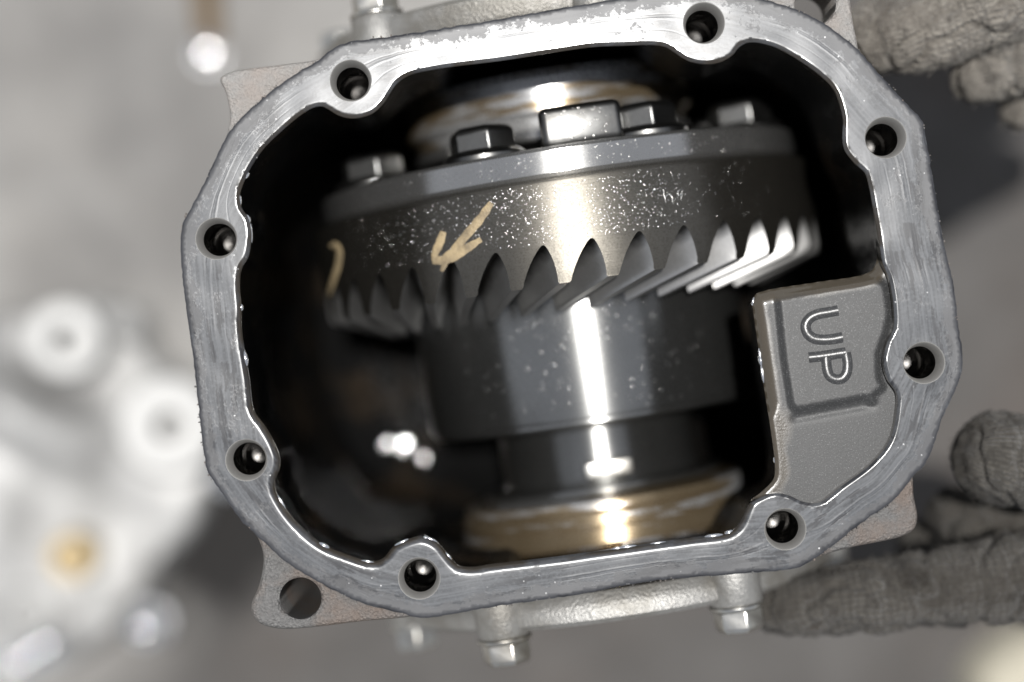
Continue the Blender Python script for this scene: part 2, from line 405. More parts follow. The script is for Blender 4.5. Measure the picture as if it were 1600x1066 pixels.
# ---- machined flange face
holes = [np.c_[hx + 33 * np.cos(np.linspace(0, 2 * math.pi, 48, endpoint=False)), hy + 33 * np.sin(np.linspace(0, 2 * math.pi, 48, endpoint=False))] for hx, hy in HOLES]
NF = outward(FI); NO = outward(OC)
extra = np.vstack([FI[::2] + NF[::2] * f for f in (1.6, 3.5, 6, 9, 12.5)] + [OC - NO * f for f in (1.5, 3.2)])
V, T = fill(OC, [FI[::1]] + holes, 5.0, extra)
din, iin = near(V, FI); dout, iou = near(V, resample(OC, 2400))
z = np.zeros(len(V)); r = rin[iin]
q = np.clip(1 - din / r, 0, 1); z -= r * (1 - np.sqrt(np.clip(1 - q * q, 0, 1)))
q = np.clip(1 - dout / 3.0, 0, 1); z -= 3 * (1 - np.sqrt(np.clip(1 - q * q, 0, 1)))
z += np.array([noise.noise(Vector((p[0] * .02, p[1] * .02, 0))) * .35 for p in V])
me = bpy.data.meshes.new('mating_flange')
me.from_pydata([((p[0] - 800) * S, (533 - p[1]) * S, zz * S) for p, zz in zip(V, z)], [], [tuple(t[::-1]) for t in T.tolist()])
up = sum(p.normal.z for p in me.polygons)
if up < 0: me.flip_normals()
per = perim(OC)
for nm, a in (('u', iou / 2400 * per), ('v', din / (din + dout + 1e-6)), ('din', din), ('dout', dout), ('lip', np.where(isL[iin], .25, 1.0))):
    at = me.attributes.new(nm, 'FLOAT', 'POINT'); at.data.foreach_set('value', a.astype(np.float32))
for p in me.polygons: p.use_smooth = True
link_obj('mating_flange', me, HS, [MAT['flange']])

# ---- casing shell: inner wall, outer wall
TH = R_(8.47); AX = np.array([math.sin(TH), math.cos(TH)])     # carrier axis (down the picture)
BX = np.array([math.cos(TH), -math.sin(TH)])
C0 = np.array([927.0, 533.0])
rel = PK - C0; lx = rel @ BX; lt = rel @ AX
bul = np.clip((185 - np.abs(lx)) / 50, 0, 1); bul = bul * bul * (3 - 2 * bul) * np.where(lt > 0, 1, .8)
push = np.sign(lt)[:, None] * AX[None] * bul[:, None]
NFI = outward(FI); HUL = FI + NFI * 6
zt = np.where(isL, -30.0, -rin)
rings = [(PK + NPK * 0, zt), (PK + NPK * 4 + push * 8, np.minimum(zt - 14, -26)), (PK + NPK * 11 + push * 40, np.full(len(PK), -62.)),
         (PK + NPK * 16 + push * 40, np.full(len(PK), -150.)), (PK + NPK * 16 + push * 40, np.full(len(PK), -235.))]
HU = lowpass(HUL, 8)
rings += [(HU + push * 46, np.full(len(PK), -262.)), (lowpass(HUL, 30) + outward(lowpass(HUL, 30)) * 22 + push * 20, np.full(len(PK), -420.)),
          (lowpass(HUL, 35) + outward(lowpass(HUL, 35)) * 22, np.full(len(PK), -650.)), (lowpass(HUL, 40) - outward(lowpass(HUL, 40)) * 30, np.full(len(PK), -900.)),
          (lowpass(HUL, 60) - outward(lowpass(HUL, 60)) * 130, np.full(len(PK), -985.))]
VV = []; FF = []; MI = []
def add_rings(rings, mi, capz):
    n = len(rings[0][0]); b = len(VV)
    for P, zz in rings:
        for p, z_ in zip(P, np.broadcast_to(zz, (n,))): VV.append(((p[0] - 800) * S, (533 - p[1]) * S, z_ * S))
    for kx in range(len(rings) - 1):
        for i in range(n):
            j = (i + 1) % n; FF.append((b + kx * n + i, b + kx * n + j, b + (kx + 1) * n + j, b + (kx + 1) * n + i)); MI.append(mi)
    c = len(VV); cc = rings[-1][0].mean(0); VV.append(((cc[0] - 800) * S, (533 - cc[1]) * S, capz * S)); b2 = b + (len(rings) - 1) * n
    for i in range(n): FF.append((b2 + i, b2 + (i + 1) % n, c)); MI.append(mi)
add_rings(rings, 0, -995)
O2 = lowpass(OC, 3)
orings = [(OC, -3.), (OC, -86.), (OC - NO * 9, -98.), (OC - NO * 12, -260.), (lowpass(OC, 12) - outward(lowpass(OC, 12)) * 8, -420.),
          (lowpass(OC, 30) - outward(lowpass(OC, 30)) * 45, -900.), (lowpass(OC, 40) - outward(lowpass(OC, 40)) * 140, -1040.)]
add_rings(orings, 1, -1050)
mesh_py('casing_shell', VV, FF, HS, [MAT['oil'], MAT['cast']], 40, True, MI)

# ---- recessed ledge with the raised word UP
LP = np.vstack([PK[nA - 1:], PK[:1], FI[nA:][::-1]])
LPr = resample(LP, 420)
pe = PK[nA - 3:]; pe = np.vstack([pe, PK[:2]])
ext = np.vstack([pe - outward(PK)[-(len(pe)):] * -f for f in (2, 4, 7, 11, 15, 19)])
V, T = fill(LPr, [], 4.0, ext)
ed, _ = near(V, pe)
plate = np.array([(1216,463),(1300,447),(1374,434),(1388,446),(1394,490),(1388,520),(1376,552),(1377,590),(1385,606),(1366,621),(1246,643),(1238,634),(1226,560)])
pl = resample(plate, 500); dp, _ = near(V, pl); ins = inside(V, plate); sdp = np.where(ins, dp, -dp)
tz = np.clip((sdp + 5) / 11, 0, 1); tz = tz * tz * (3 - 2 * tz)
z = -21 + 6.5 * tz
rad = 6 + 15 * np.clip((655 - V[:, 1]) / 25, 0, 1); q = np.clip(1 - ed / rad, 0, 1); z -= np.minimum(rad, 14) * (1 - np.sqrt(np.clip(1 - q * q, 0, 1)))
def seg_d(P, a, b):
    a = np.array(a, float); b = np.array(b, float); t = np.clip(((P - a) @ (b - a)) / ((b - a) @ (b - a)), 0, 1); return np.linalg.norm(P - a - t[:, None] * (b - a), axis=1)
z -= 1.6 * np.exp(-(seg_d(V, (1246, 655), (1366, 633)) / 6) ** 2); z += 5 * np.exp(-(np.linalg.norm(V - (1365, 627), axis=1) / 6) ** 2)
stain = np.clip(1.6 - np.linalg.norm((V - (1218, 670)) / (20, 32), axis=1) * 1.2, 0, 1)
me = bpy.data.meshes.new('up_ledge')
me.from_pydata([((p[0] - 800) * S, (533 - p[1]) * S, zz * S) for p, zz in zip(V, z)], [], [tuple(t) for t in T.tolist()])
if sum(p.normal.z for p in me.polygons) < 0: me.flip_normals()
for nm, a in (('edge', ed), ('stain', stain)):
    at = me.attributes.new(nm, 'FLOAT', 'POINT'); at.data.foreach_set('value', a.astype(np.float32))
for p in me.polygons: p.use_smooth = True
LEDGE = link_obj('recessed_ledge', me, HS, [MAT['ledge']])
# small step wall from the flange face down to the ledge
n = len(FB); Vv = []; Ff = []
for zz in (-3.4, -26):
    for p in FI[nA - 1:]: Vv.append(((p[0] - 800) * S, (533 - p[1]) * S, zz * S))
n = len(FI[nA - 1:])
for i in range(n - 1): Ff.append((i, i + 1, n + i + 1, n + i))
mesh_py('ledge_step', Vv, Ff, LEDGE, [MAT['ledge']], 40, False)

def tube(path, r, zc, n=10, flat=1.0):
    """round bar along a path of image points; returns verts, faces (metres)"""
    P = np.array(path, float); T_ = np.gradient(P, axis=0); T_ /= np.linalg.norm(T_, axis=1)[:, None] + 1e-9
    V = []; F = []
    for p, t in zip(P, T_):
        nn = np.array([t[1], -t[0]])
        for k_ in range(n):
            a = 2 * math.pi * k_ / n; qx = p + nn * r * math.cos(a)
            V.append(((qx[0] - 800) * S, (533 - qx[1]) * S, (zc + r * flat * math.sin(a)) * S))
    for i in range(len(P) - 1):
        for k_ in range(n): F.append((i * n + k_, i * n + (k_ + 1) % n, (i + 1) * n + (k_ + 1) % n, (i + 1) * n + k_))
    F.append(tuple(range(n))); F.append(tuple(range((len(P) - 1) * n, len(P) * n)))
    return V, F
def open_path(pts, n):
    p = np.array(pts, float); e = np.vstack([2 * p[0] - p[1], p, 2 * p[-1] - p[-2]]); c = catmull(e.tolist(), 16)[16:16 * (len(p))]
    return resample(np.vstack([c, p[-1]]), n, False)
U_ = open_path([(1312,485),(1296,488),(1280,491),(1268,497),(1261,508),(1264,521),(1274,529),(1288,531),(1304,530),(1319,527)], 40)
V1, F1 = tube(U_, 12.2, -23.4, 24, 1.0); mesh_py('raised_letter', V1, F1, LEDGE, [MAT['letter']], 60)
P1 = open_path([(1266,559),(1285,557),(1305,554),(1324,551)], 16)
P2 = open_path([(1324,551),(1327,570),(1325,584),(1318,592),(1308,593),(1299,588),(1295,578),(1293,557)], 36)
V1, F1 = tube(P1, 12.2, -23.4, 24, 1.0); V2, F2 = tube(P2, 12.2, -23.6, 24, 1.0)
b = len(V1); mesh_py('raised_letter', V1 + V2, F1 + [tuple(i + b for i in f) for f in F2], LEDGE, [MAT['letter']], 60)

# ---- threaded holes
prof = [(33.2, -.5), (32.4, -1.4), (31.8, -3.0), (27.4, -26), (26.8, -29), (25.6, -36)]
t_ = -37.0
while t_ > -150: prof += [(26.6, t_), (24.2, t_ - 3.5)]; t_ -= 7
prof += [(25, -156), (12, -166), (.5, -168)]
hole_me = None
for hx, hy in HOLES:
    if hole_me is None:
        o = revolve('threaded_hole', prof, HS, [MAT['thread'], MAT['dark']], 48, 'Z', 25); hole_me = o.data; npf = len(prof) - 1
        hole_me.polygons.foreach_set('material_index', [1 if (i % npf) > 4 else 0 for i in range(len(hole_me.polygons))])  # threads below the counterbore darker than the mouth
    else: o = link_obj('threaded_hole', hole_me, HS)
    o.location = W(hx, hy, 0)

# ---- cast ears beside the flange
def plate_part(name, outl, hole, ztop, zbot, mat, step=6, amp=2.0, parent=HS, depth=0, hr=33, rad=8, spline=True, zf=None):
    L = catmull(outl, 12) if spline else np.array(outl, float); L = resample(L, max(40, int(perim(L) / (step * .8))))
    hs = []
    if hole is not None: hs = [np.c_[hole[0] + hr * np.cos(np.linspace(0, 2 * math.pi, 40, endpoint=False)), hole[1] + hr * np.sin(np.linspace(0, 2 * math.pi, 40, endpoint=False))]]
    Nn = outward(L); ex = np.vstack([L - Nn * f for f in (2, 4.5)])
    V, T = fill(L, hs, step, ex); d, _ = near(V, L)
    q = np.clip(1 - d / rad, 0, 1); zz = ztop - rad * (1 - np.sqrt(np.clip(1 - q * q, 0, 1)))
    if hs: dh, _ = near(V, hs[0]); zz -= np.clip(4 - dh, 0, 4) * .8
    zz = zz + amp * np.array([noise.fractal(Vector((p[0] * .05, p[1] * .05, 1.7)), .8, 2, 4) for p in V]) * np.clip(d / 6, 0, 1)
    if zf is not None: zz = zz + zf(V)
    VV = [(p[0], p[1], h) for p, h in zip(V, zz)]; FF = [tuple(t) for t in T.tolist()]
    for lp in [L] + hs:                                           # skirts
        _, ii = near(lp, V); b = len(VV); m_ = len(lp)
        for p in lp: VV.append((p[0], p[1], zbot))
        for i in range(m_): j = (i + 1) % m_; FF.append((int(ii[i]), int(ii[j]), b + j, b + i))
    f = (3000 + depth) / 3000
    return mesh_py(name, [((x - 800) * f * S, (533 - y) * f * S, h * S) for x, y, h in VV], FF, parent, [mat], 50)
EAR1 = [(375,811),(398,838),(409,868),(407,898),(400,924),(391,945),(392,962),(403,976),(432,985),(475,984),(560,974),(648,963),(620,951),(560,934),(506,905),(452,871),(418,839),(383,805)]
EAR2 = [(520,76),(497,89),(440,98),(355,111),(341,121),(349,140),(355,165),(356,190),(347,228),(364,212),(391,182),(424,152),(464,123),(500,103),(524,83)]
EAR3 = [(1255,878),(1330,858),(1415,839),(1432,828),(1437,810),(1431,775),(1427,742),(1391,778),(1335,816),(1286,855),(1262,872)]
EAR4 = [(1210,-40),(1320,-45),(1328,-20),(1336,30),(1343,82),(1335,84),(1291,49),(1247,26),(1196,8)]
plate_part('mounting_ear', EAR1, (468, 937), -11, -460, MAT['cast'], 6, 2.2)
plate_part('mounting_ear', EAR2, None, -12, -140, MAT['castrust'], 6, 2.0)
plate_part('mounting_ear', EAR3, None, -10, -150, MAT['cast'], 6, 1.6)
plate_part('mounting_ear', EAR4, (1276, 4), -12, -150, MAT['castrust'], 6, 1.6)

# ---- side bearing covers with bolts (round the carrier axis, outside the casing); placed in carrier coordinates
CL = Vector((127 * S, 0, -500 * S))                 # carrier axis point relative to the flange centre
def frame_axis(name, parent=None):
    pass
def cyl_y(prof, cx, cz, seg, V, F, sgn=1, rot=0, cap=True):
    b = len(V); n = len(prof)
    for i in range(seg):
        a = 2 * math.pi * i / seg + rot
        for r, t in prof: V.append(((cx + r * math.sin(a)) * S, -t * S, (cz + r * math.cos(a)) * S))
    for i in range(seg):
        j = (i + 1) % seg
        for k_ in range(n - 1): F.append((b + i * n + k_, b + j * n + k_, b + j * n + k_ + 1, b + i * n + k_ + 1))
    if cap: F.append(tuple(b + i * n + n - 1 for i in range(seg))); F.append(tuple(b + i * n for i in range(seg)))
def hexhead(r, t0, t1, rot=0.0):
    s = 1 if t1 > t0 else -1
    V = []; F = []
    cyl_y([(r, t0), (r, t1 - 7 * s), (r * .86, t1)], 0, 0, 6, V, F, rot=rot)
    return V, F
def side_cover(t0, t1, angles, R=392, RB=376):
    s = 1 if t1 > t0 else -1
    V = []; F = []
    cyl_y([(R - 14, t0), (R - 4, t0 + 14 * s), (R, t0 + 26 * s), (R, t1 - 8 * s), (R - 8, t1), (10, t1)], 0, 0, 160, V, F)
    for a in angles:
        cyl_y([(46, t1 - 52 * s), (45, t1 + 4 * s), (42, t1 + 8 * s), (4, t1 + 8 * s)], RB * math.sin(a), RB * math.cos(a), 36, V, F, cap=False)
    o = mesh_py('side_cover', V, F, HS, [MAT['castgrey']], 40); o.location = CL; o.rotation_euler = (0, 0, TH)
    for i, a in enumerate(angles):
        V = []; F = []; x = RB * math.sin(a); zc = RB * math.cos(a)
        cyl_y([(46, t1 + 8 * s), (46, t1 + 14 * s), (43, t1 + 17 * s), (4, t1 + 17 * s)], x, zc, 36, V, F)
        cyl_y([(41, t1 + 17 * s), (41, t1 + 46 * s), (36, t1 + 54 * s), (4, t1 + 54 * s)], x, zc, 6, V, F, rot=.3 + i)
        b_ = mesh_py('cover_bolt', V, F, o, [MAT['zinc']], 30); rounded(b_.data, 2.5)
side_cover(405, 456, [R_(a) for a in (-34, 28, 89, 150, 210, 270)])
side_cover(-520, -585, [R_(a) for a in (-46, 14, 74, 134, 194, 254)])

# ------------------------------------------------------------------ differential carrier inside
CA = thing('differential_carrier', 'steel ring gear and carrier drum with bearings, lying oiled inside the open housing', 'differential gear', (CL.x, CL.y, CL.z + H), TH)
ROT = CA
RG = 448.0; NT = 36
R1 = 338.0
# ring gear body
gp = [(330, -262), (RG - 9, -264), (RG - 2, -262), (RG, -257), (RG, -164), (RG, -162), (R1, -108), (298, -104), (298, -262), (330, -262)]
GEAR = revolve('ring_gear', gp, CA, [MAT['gear'], MAT['dark']], 288, 'Y', 24)
GEAR.data.polygons.foreach_set('material_index', [1 if (i % 9) in (5, 6) else 0 for i in range(len(GEAR.data.polygons))])  # root cone and toe face darker than the outer band
# one tooth, lofted from heel to toe along a spiral, then copied round
def tooth_mesh():
    V = []; F = []; ns = 15; npr = 9
    for i in range(ns):
        s = i / (ns - 1); r = RG - (RG - R1) * s
        tr = -162 + 54 * s; tt = -98 + 42 * s; pitch = 2 * math.pi * r / NT
        phi = -(0.18 * s + 0.05 * s * s)
        hw = [(.50, -8), (.475, 0), (.43, .05), (.385, .13), (.315, .28), (.25, .45), (.195, .64), (.15, .84), (.135, .95), (.11, 1.0)]
        sec = [(-w_, h_) for w_, h_ in hw] + [(w_, h_) for w_, h_ in hw[::-1]]
        ch = 2.2 if i == 0 else 0
        for w_, h_ in sec:
            base = h_ < 0
            t = tr + (-6 if i else .3) if base else tr + (tt - tr) * h_
            rr = r - (3 if (base and i == 0) else 0) - (ch if (not base and h_ > .9) else 0)
            lean = -.03 * (h_ if not base else 0)
            a = phi + w_ * pitch / r + lean
            V.append((rr * math.sin(a) * S, -t * S, rr * math.cos(a) * S))
    m_ = len(sec)
    for i in range(ns - 1):
        for k_ in range(m_): F.append((i * m_ + k_, i * m_ + (k_ + 1) % m_, (i + 1) * m_ + (k_ + 1) % m_, (i + 1) * m_ + k_))
    F.append(tuple(range((ns - 1) * m_, ns * m_)))
    nh = len(hw) - 1; b = len(V); nc = 7                       # heel face, lying on the gear's outer cylinder
    pitch = 2 * math.pi * RG / NT
    for w_, h_ in hw[1:]:
        for c in range(nc):
            f = c / (nc - 1) * 2 - 1; a = w_ * f * pitch / RG - .03 * h_; rr = RG - (2.2 if h_ > .9 else 0)
            V.append((rr * math.sin(a) * S, (162 - 64 * h_) * S, rr * math.cos(a) * S))
    k0 = len(F)
    for i in range(nh - 1):
        for c in range(nc - 1): q0 = b + i * nc + c; F.append((q0, q0 + 1, q0 + nc + 1, q0 + nc))
    hs = [h_ for w_, h_ in hw]; hv = []
    for i in range(ns): hv += [max(0, h_) for h_ in hs] + [max(0, h_) * .95 for h_ in hs[::-1]]
    hv += [1.0] * (len(V) - len(hv))
    return V, F, k0, hv
V, F, k0, hv = tooth_mesh()
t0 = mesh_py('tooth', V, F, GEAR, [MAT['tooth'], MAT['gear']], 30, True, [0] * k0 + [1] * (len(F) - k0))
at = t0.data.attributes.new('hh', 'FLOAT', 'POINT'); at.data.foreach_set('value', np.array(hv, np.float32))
PH0 = R_(-2.0)
for k_ in range(NT):
    o = t0 if k_ == 0 else t0.copy()
    if k_: COL.objects.link(o)
    o.parent = GEAR; o.rotation_euler = (0, PH0 + 2 * math.pi * k_ / NT, 0)
# carrier flange (rim), drum, neck
revolve('carrier_flange', [(120, -319), (RG - 30, -319), (RG - 22, -317), (RG - 18, -312), (RG - 18, -276), (RG - 22, -270), (RG - 30, -266), (RG - 34, -261), (120, -261)], CA, [MAT['rim']], 288, 'Y', 24)
revolve('carrier_drum', [(290, -110), (295, -100), (295, -33), (295, 122), (293, 128), (288, 130), (288, 136), (284, 140), (240, 144), (178, 148)], CA, [MAT['drum']], 256, 'Y', 24)
revolve('carrier_neck', [(182, 146), (176, 152), (175, 160), (175, 236), (180, 246), (196, 250), (214, 252), (216, 256), (214, 262), (200, 266), (120, 270)], CA, [MAT['drum']], 192, 'Y', 24)
revolve('bearing_race', [(170, 268), (246, 269), (252, 271), (254, 276), (254, 286), (260, 289), (262, 292), (262, 309), (259, 311), (259, 315), (262, 318), (262, 341), (258, 344), (258, 350), (262, 353), (262, 420), (200, 425)], CA, [MAT['race']], 224, 'Y', 24)
revolve('bearing_race', [(160, -350), (214, -352), (232, -360), (240, -372), (244, -386), (249, -389), (254, -393), (258, -397), (258, -418), (254, -421), (254, -425), (258, -428), (258, -442), (252, -446), (252, -452), (256, -455), (252, -466), (200, -469)], CA, [MAT['race']], 224, 'Y', 24)
revolve('bearing_ring', [(190, -349), (246, -350), (250, -353), (250, -368), (246, -371), (230, -373)], CA, [MAT['rim']], 224, 'Y', 24)
revolve('bearing_cone', [(150, -319), (205, -322), (208, -330), (206, -340), (190, -346), (150, -352)], CA, [MAT['dark']], 160, 'Y', 24)
# lock key on the neck
V = []; F = []
def on_cyl(R, phi, t): return Vector((R * math.sin(phi) * S, -t * S, R * math.cos(phi) * S))
def block(phi0, phi1, t0, t1, r0, r1, nb=8, bev=4):
    """rounded block standing on a cylinder"""
    bm = bmesh.new(); g = []
    for rr in (r0, r1):
        row = []
        for i in range(nb + 1):
            p = phi0 + (phi1 - phi0) * i / nb; row.append([bm.verts.new(on_cyl(rr, p, t)) for t in (t0, t1)])
        g.append(row)
    for i in range(nb):
        for rr in (0, 1): bm.faces.new((g[rr][i][0], g[rr][i + 1][0], g[rr][i + 1][1], g[rr][i][1]))
        for t in (0, 1): bm.faces.new((g[0][i][t], g[0][i + 1][t], g[1][i + 1][t], g[1][i][t]))
    for i in (0, nb): bm.faces.new((g[0][i][0], g[0][i][1], g[1][i][1], g[1][i][0]))
    bmesh.ops.recalc_face_normals(bm, faces=bm.faces)
    es = [e for e in bm.edges if len(e.link_faces) == 2 and e.calc_face_angle(0) > .8]
    bmesh.ops.bevel(bm, geom=es, offset=bev * S, segments=3, affect='EDGES', profile=.5)
    me = bpy.data.meshes.new('block'); bm.to_mesh(me); bm.free(); sharpen(me, 40); return me
o = link_obj('lock_key', block(R_(-10), R_(14), 208, 236, 172, 208, 8, 3), CA, [MAT['zinc']])
o = link_obj('lock_block', block(R_(-4.5), R_(15.5), -384, -318, 340, 402, 10, 12), CA, [MAT['bolt']])
# ring gear bolts
bolt0 = None
for k_ in range(8):
    a = R_(-21 + 45 * k_); RBm = 352
    if bolt0 is None:
        V = []; F = []
        cyl_y([(70, -318), (70, -325), (67, -329), (60, -334), (55, -336), (8, -336)], 0, 0, 48, V, F); wash = (V, F)
        V = []; F = []
        cyl_y([(57, -328), (57, -364), (52, -371), (42, -375), (8, -375)], 0, 0, 6, V, F, rot=R_(12))
        ob = mesh_py('gear_bolt', V, F, CA, [MAT['bolt']], 30); rounded(ob.data, 3.0); ow = mesh_py('washer', wash[0], wash[1], ob, [MAT['bolt']], 30); bolt0 = (ob, ow)
    else:
        ob = bolt0[0].copy(); COL.objects.link(ob); ob.parent = CA
        ow = bolt0[1].copy(); COL.objects.link(ow); ow.parent = ob
    ob.location = (RBm * math.sin(a) * S, 0, RBm * math.cos(a) * S); 
# rays from the camera onto a carrier cylinder
CAMREL = Vector((0, 0, .6)) - CL; RI = Matrix.Rotation(-TH, 3, 'Z')
def img_on_cyl(x, y, R):
    o_ = RI @ CAMREL / S; d_ = RI @ (W(x, y, 0) - Vector((0, 0, .6))); d_.normalize()
    a = d_.x ** 2 + d_.z ** 2; b = 2 * (o_.x * d_.x + o_.z * d_.z); c = o_.x ** 2 + o_.z ** 2 - R * R; D = b * b - 4 * a * c
    if D < 0: return None
    k_ = (-b - math.sqrt(D)) / (2 * a); p = o_ + d_ * k_; return math.atan2(p.x, p.z), -p.y
def stroke(path, wd, R, n=24):
    P = open_path(path, n); V = []; F = []
    T_ = np.gradient(P, axis=0); T_ /= np.linalg.norm(T_, axis=1)[:, None]
    m_ = 6
    for i, (p, t) in enumerate(zip(P, T_)):
        ww = wd * (.55 + .45 * math.sin(math.pi * min(max((i + .8) / n, .0), 1) ** .8)) * (1 + .25 * noise.noise(Vector((i * .5, wd, 0))))
        nn = np.array([t[1], -t[0]])
        for k_ in range(m_ + 1):
            f = k_ / m_ * 2 - 1; qx = p + nn * ww * .5 * f
            r = img_on_cyl(qx[0], qx[1], R); V.append(on_cyl(R + .25 + 1.1 * (1 - f * f) * (.6 + .4 * noise.noise(Vector((qx[0] * .1, qx[1] * .1, 0)))), *r))
    for i in range(n - 1):
        for k_ in range(m_): b = i * (m_ + 1) + k_; F.append((b, b + 1, b + m_ + 2, b + m_ + 1))
    return V, F
V = []; F = []
for path, wd in (([(768,317),(752,340),(730,366),(708,391),(690,406)], 14), ([(693,362),(687,380),(680,396),(678,408)], 13), ([(676,408),(700,405),(725,391),(752,374)], 15), ([(698,405),(694,415),(690,424)], 9)):
    v_, f_ = stroke(path, wd, RG); b = len(V); V += [x + x.normalized() * 0 for x in v_]; F += [tuple(i + b for i in q_) for q_ in f_]
mesh_py('paint_mark', V, F, CA, [MAT['paint']], 60)
V, F = stroke([(517,386),(524,381),(530,390),(530,408),(522,436),(514,462)], 10, RG); mesh_py('paint_mark', V, F, CA, [MAT['paint']], 60)
V = []; F = []
for path in ([(1036,296),(1040,316)], [(1040,308),(1045,303),(1049,306),(1051,315)], [(1066,296),(1060,298),(1059,305),(1065,304),(1066,297),(1064,313)]):
    v_, f_ = stroke(path, 2.0, RG, 10); b = len(V); V += v_; F += [tuple(i + b for i in q_) for q_ in f_]
mesh_py('etched_mark', V, F, CA, [MAT['rim']], 60)

# oil droplets clinging to the steel
def droplets(name, spec, mat, parent):
    V = []; F = []
    for R, t, phi, r in spec:
        base = Vector(on_cyl(R, phi, t)); nn = Vector((math.sin(phi), 0, math.cos(phi))); e1 = Vector((math.cos(phi), 0, -math.sin(phi))); e2 = Vector((0, 1, 0))
        b = len(V); sx = random.uniform(.8, 1.2)
        for hh, rr in ((-.1, 1.0), (.2, .85), (.36, .5)):
            for k_ in range(7):
                a = 2 * math.pi * k_ / 7; V.append(base + (e1 * math.cos(a) * sx + e2 * math.sin(a)) * rr * r * S + nn * hh * r * S)
        V.append(base + nn * .42 * r * S)
        for g in range(2):
            for k_ in range(7): F.append((b + g * 7 + k_, b + g * 7 + (k_ + 1) % 7, b + g * 7 + 7 + (k_ + 1) % 7, b + g * 7 + 7 + k_))
        for k_ in range(7): F.append((b + 14 + k_, b + 14 + (k_ + 1) % 7, b + 21))
    o = mesh_py(name, V, F, parent, [mat], 80); o['kind'] = 'stuff'; return o
sp = []
def scatter(n, R, t0, t1, p0, p1, r0, r1, cl=0):
    c = 0; tries = 0
    while c < n and tries < n * 30:
        tries += 1
        t = random.uniform(t0, t1); p = R_(random.triangular(p0, p1))
        if cl and noise.noise(Vector((p * 3, t * .008, R))) < random.uniform(-.9, cl): continue
        sp.append((R, t, p, r0 + (r1 - r0) * random.random() ** 2.2)); c += 1
scatter(1000, RG, -259, -164, -66, 52, .35, 1.2, .2)
scatter(800, RG, -255, -166, -42, 44, .35, 1.4, .2)
scatter(60, RG, -259, -164, -50, 40, 1.2, 2.2)
scatter(170, RG - 18, -312, -276, -40, 50, .5, 1.6, .8)
scatter(190, 295, -60, 120, -50, 45, .8, 2.2, .1)
scatter(60, 402, -378, -325, -3.5, 14, .8, 2.0)
droplets('oil_droplets', sp, MAT['drop'], CA)

# beads of oil on the floor of the casing
V = []; F = []
for x, y, r, c in ((606, 693, 11, 26), (634, 693, 15, 46), (662, 716, 9, 22), (500, 722, 7, 16)):
    p = W(x, y, 905); b = len(V)
    for k_ in range(6):
        th = k_ / 5 * math.asin(r / c)
        for j in range(20):
            a = 2 * math.pi * j / 20; V.append(p + Vector((c * math.sin(th) * math.cos(a) + .01 * math.cos(a), c * math.sin(th) * math.sin(a) + .01 * math.sin(a), c * math.cos(th))) * S)
    for k_ in range(5):
        for j in range(20): F.append((b + k_ * 20 + j, b + k_ * 20 + (j + 1) % 20, b + (k_ + 1) * 20 + (j + 1) % 20, b + (k_ + 1) * 20 + j))
for i in range(24):
    k_ = random.choice([j for j in range(0, len(FI), 3) if FI[j][0] < 700 and FI[j][1] > 260 or FI[j][1] > 780 and FI[j][0] < 1150 or isL[j]])
    pz = PK[k_] if isL[k_] else FI[k_]; nn = NPK[k_]; tt = np.array([nn[1], -nn[0]]); L_ = random.uniform(4, 16); w_ = random.uniform(2, 4.5); b = len(V); zc = (-30 if isL[k_] else -9) + random.uniform(-1, 2)
    for a in range(7):
        for j in range(10):
            th = math.pi * a / 6; ph = 2 * math.pi * j / 10; q_ = pz + tt * L_ * math.cos(th) + nn * (w_ * math.sin(th) * math.cos(ph) + 1)
            V.append(Vector(((q_[0] - 800) * S, (533 - q_[1]) * S, (zc + w_ * math.sin(th) * math.sin(ph)) * S)))
    for a in range(6):
        for j in range(10): F.append((b + a * 10 + j, b + a * 10 + (j + 1) % 10, b + (a + 1) * 10 + (j + 1) % 10, b + (a + 1) * 10 + j))
fv = []; ff = []
for i in range(700):
    k_ = random.randrange(len(OC)); q_ = OC[k_] + NO[k_] * random.uniform(-3, 2.5); 
    if noise.noise(Vector((q_[0] * .012, q_[1] * .012, 9))) < random.uniform(-.25, .3): continue
    b = len(fv); r_ = random.uniform(.6, 1.8); zc = random.uniform(-5, .3)
    for zz in (0, -2.5):
        for j in range(6):
            a = j * math.pi / 3; rr = r_ * random.uniform(.5, 1.3); fv.append(((q_[0] + rr * math.cos(a) - 800) * S, (533 - q_[1] - rr * math.sin(a)) * S, (zc + zz + random.uniform(-.6, .6)) * S))
    ff.append(tuple(range(b, b + 6))); ff += [(b + j, b + (j + 1) % 6, b + 6 + (j + 1) % 6, b + 6 + j) for j in range(6)]
o = mesh_py('sealant_flakes', fv, ff, HS, [MAT['cast']], 30); o['kind'] = 'stuff'
o = mesh_py('oil_beads', V, F, HS, [MAT['chrome']], 80); o['kind'] = 'stuff'

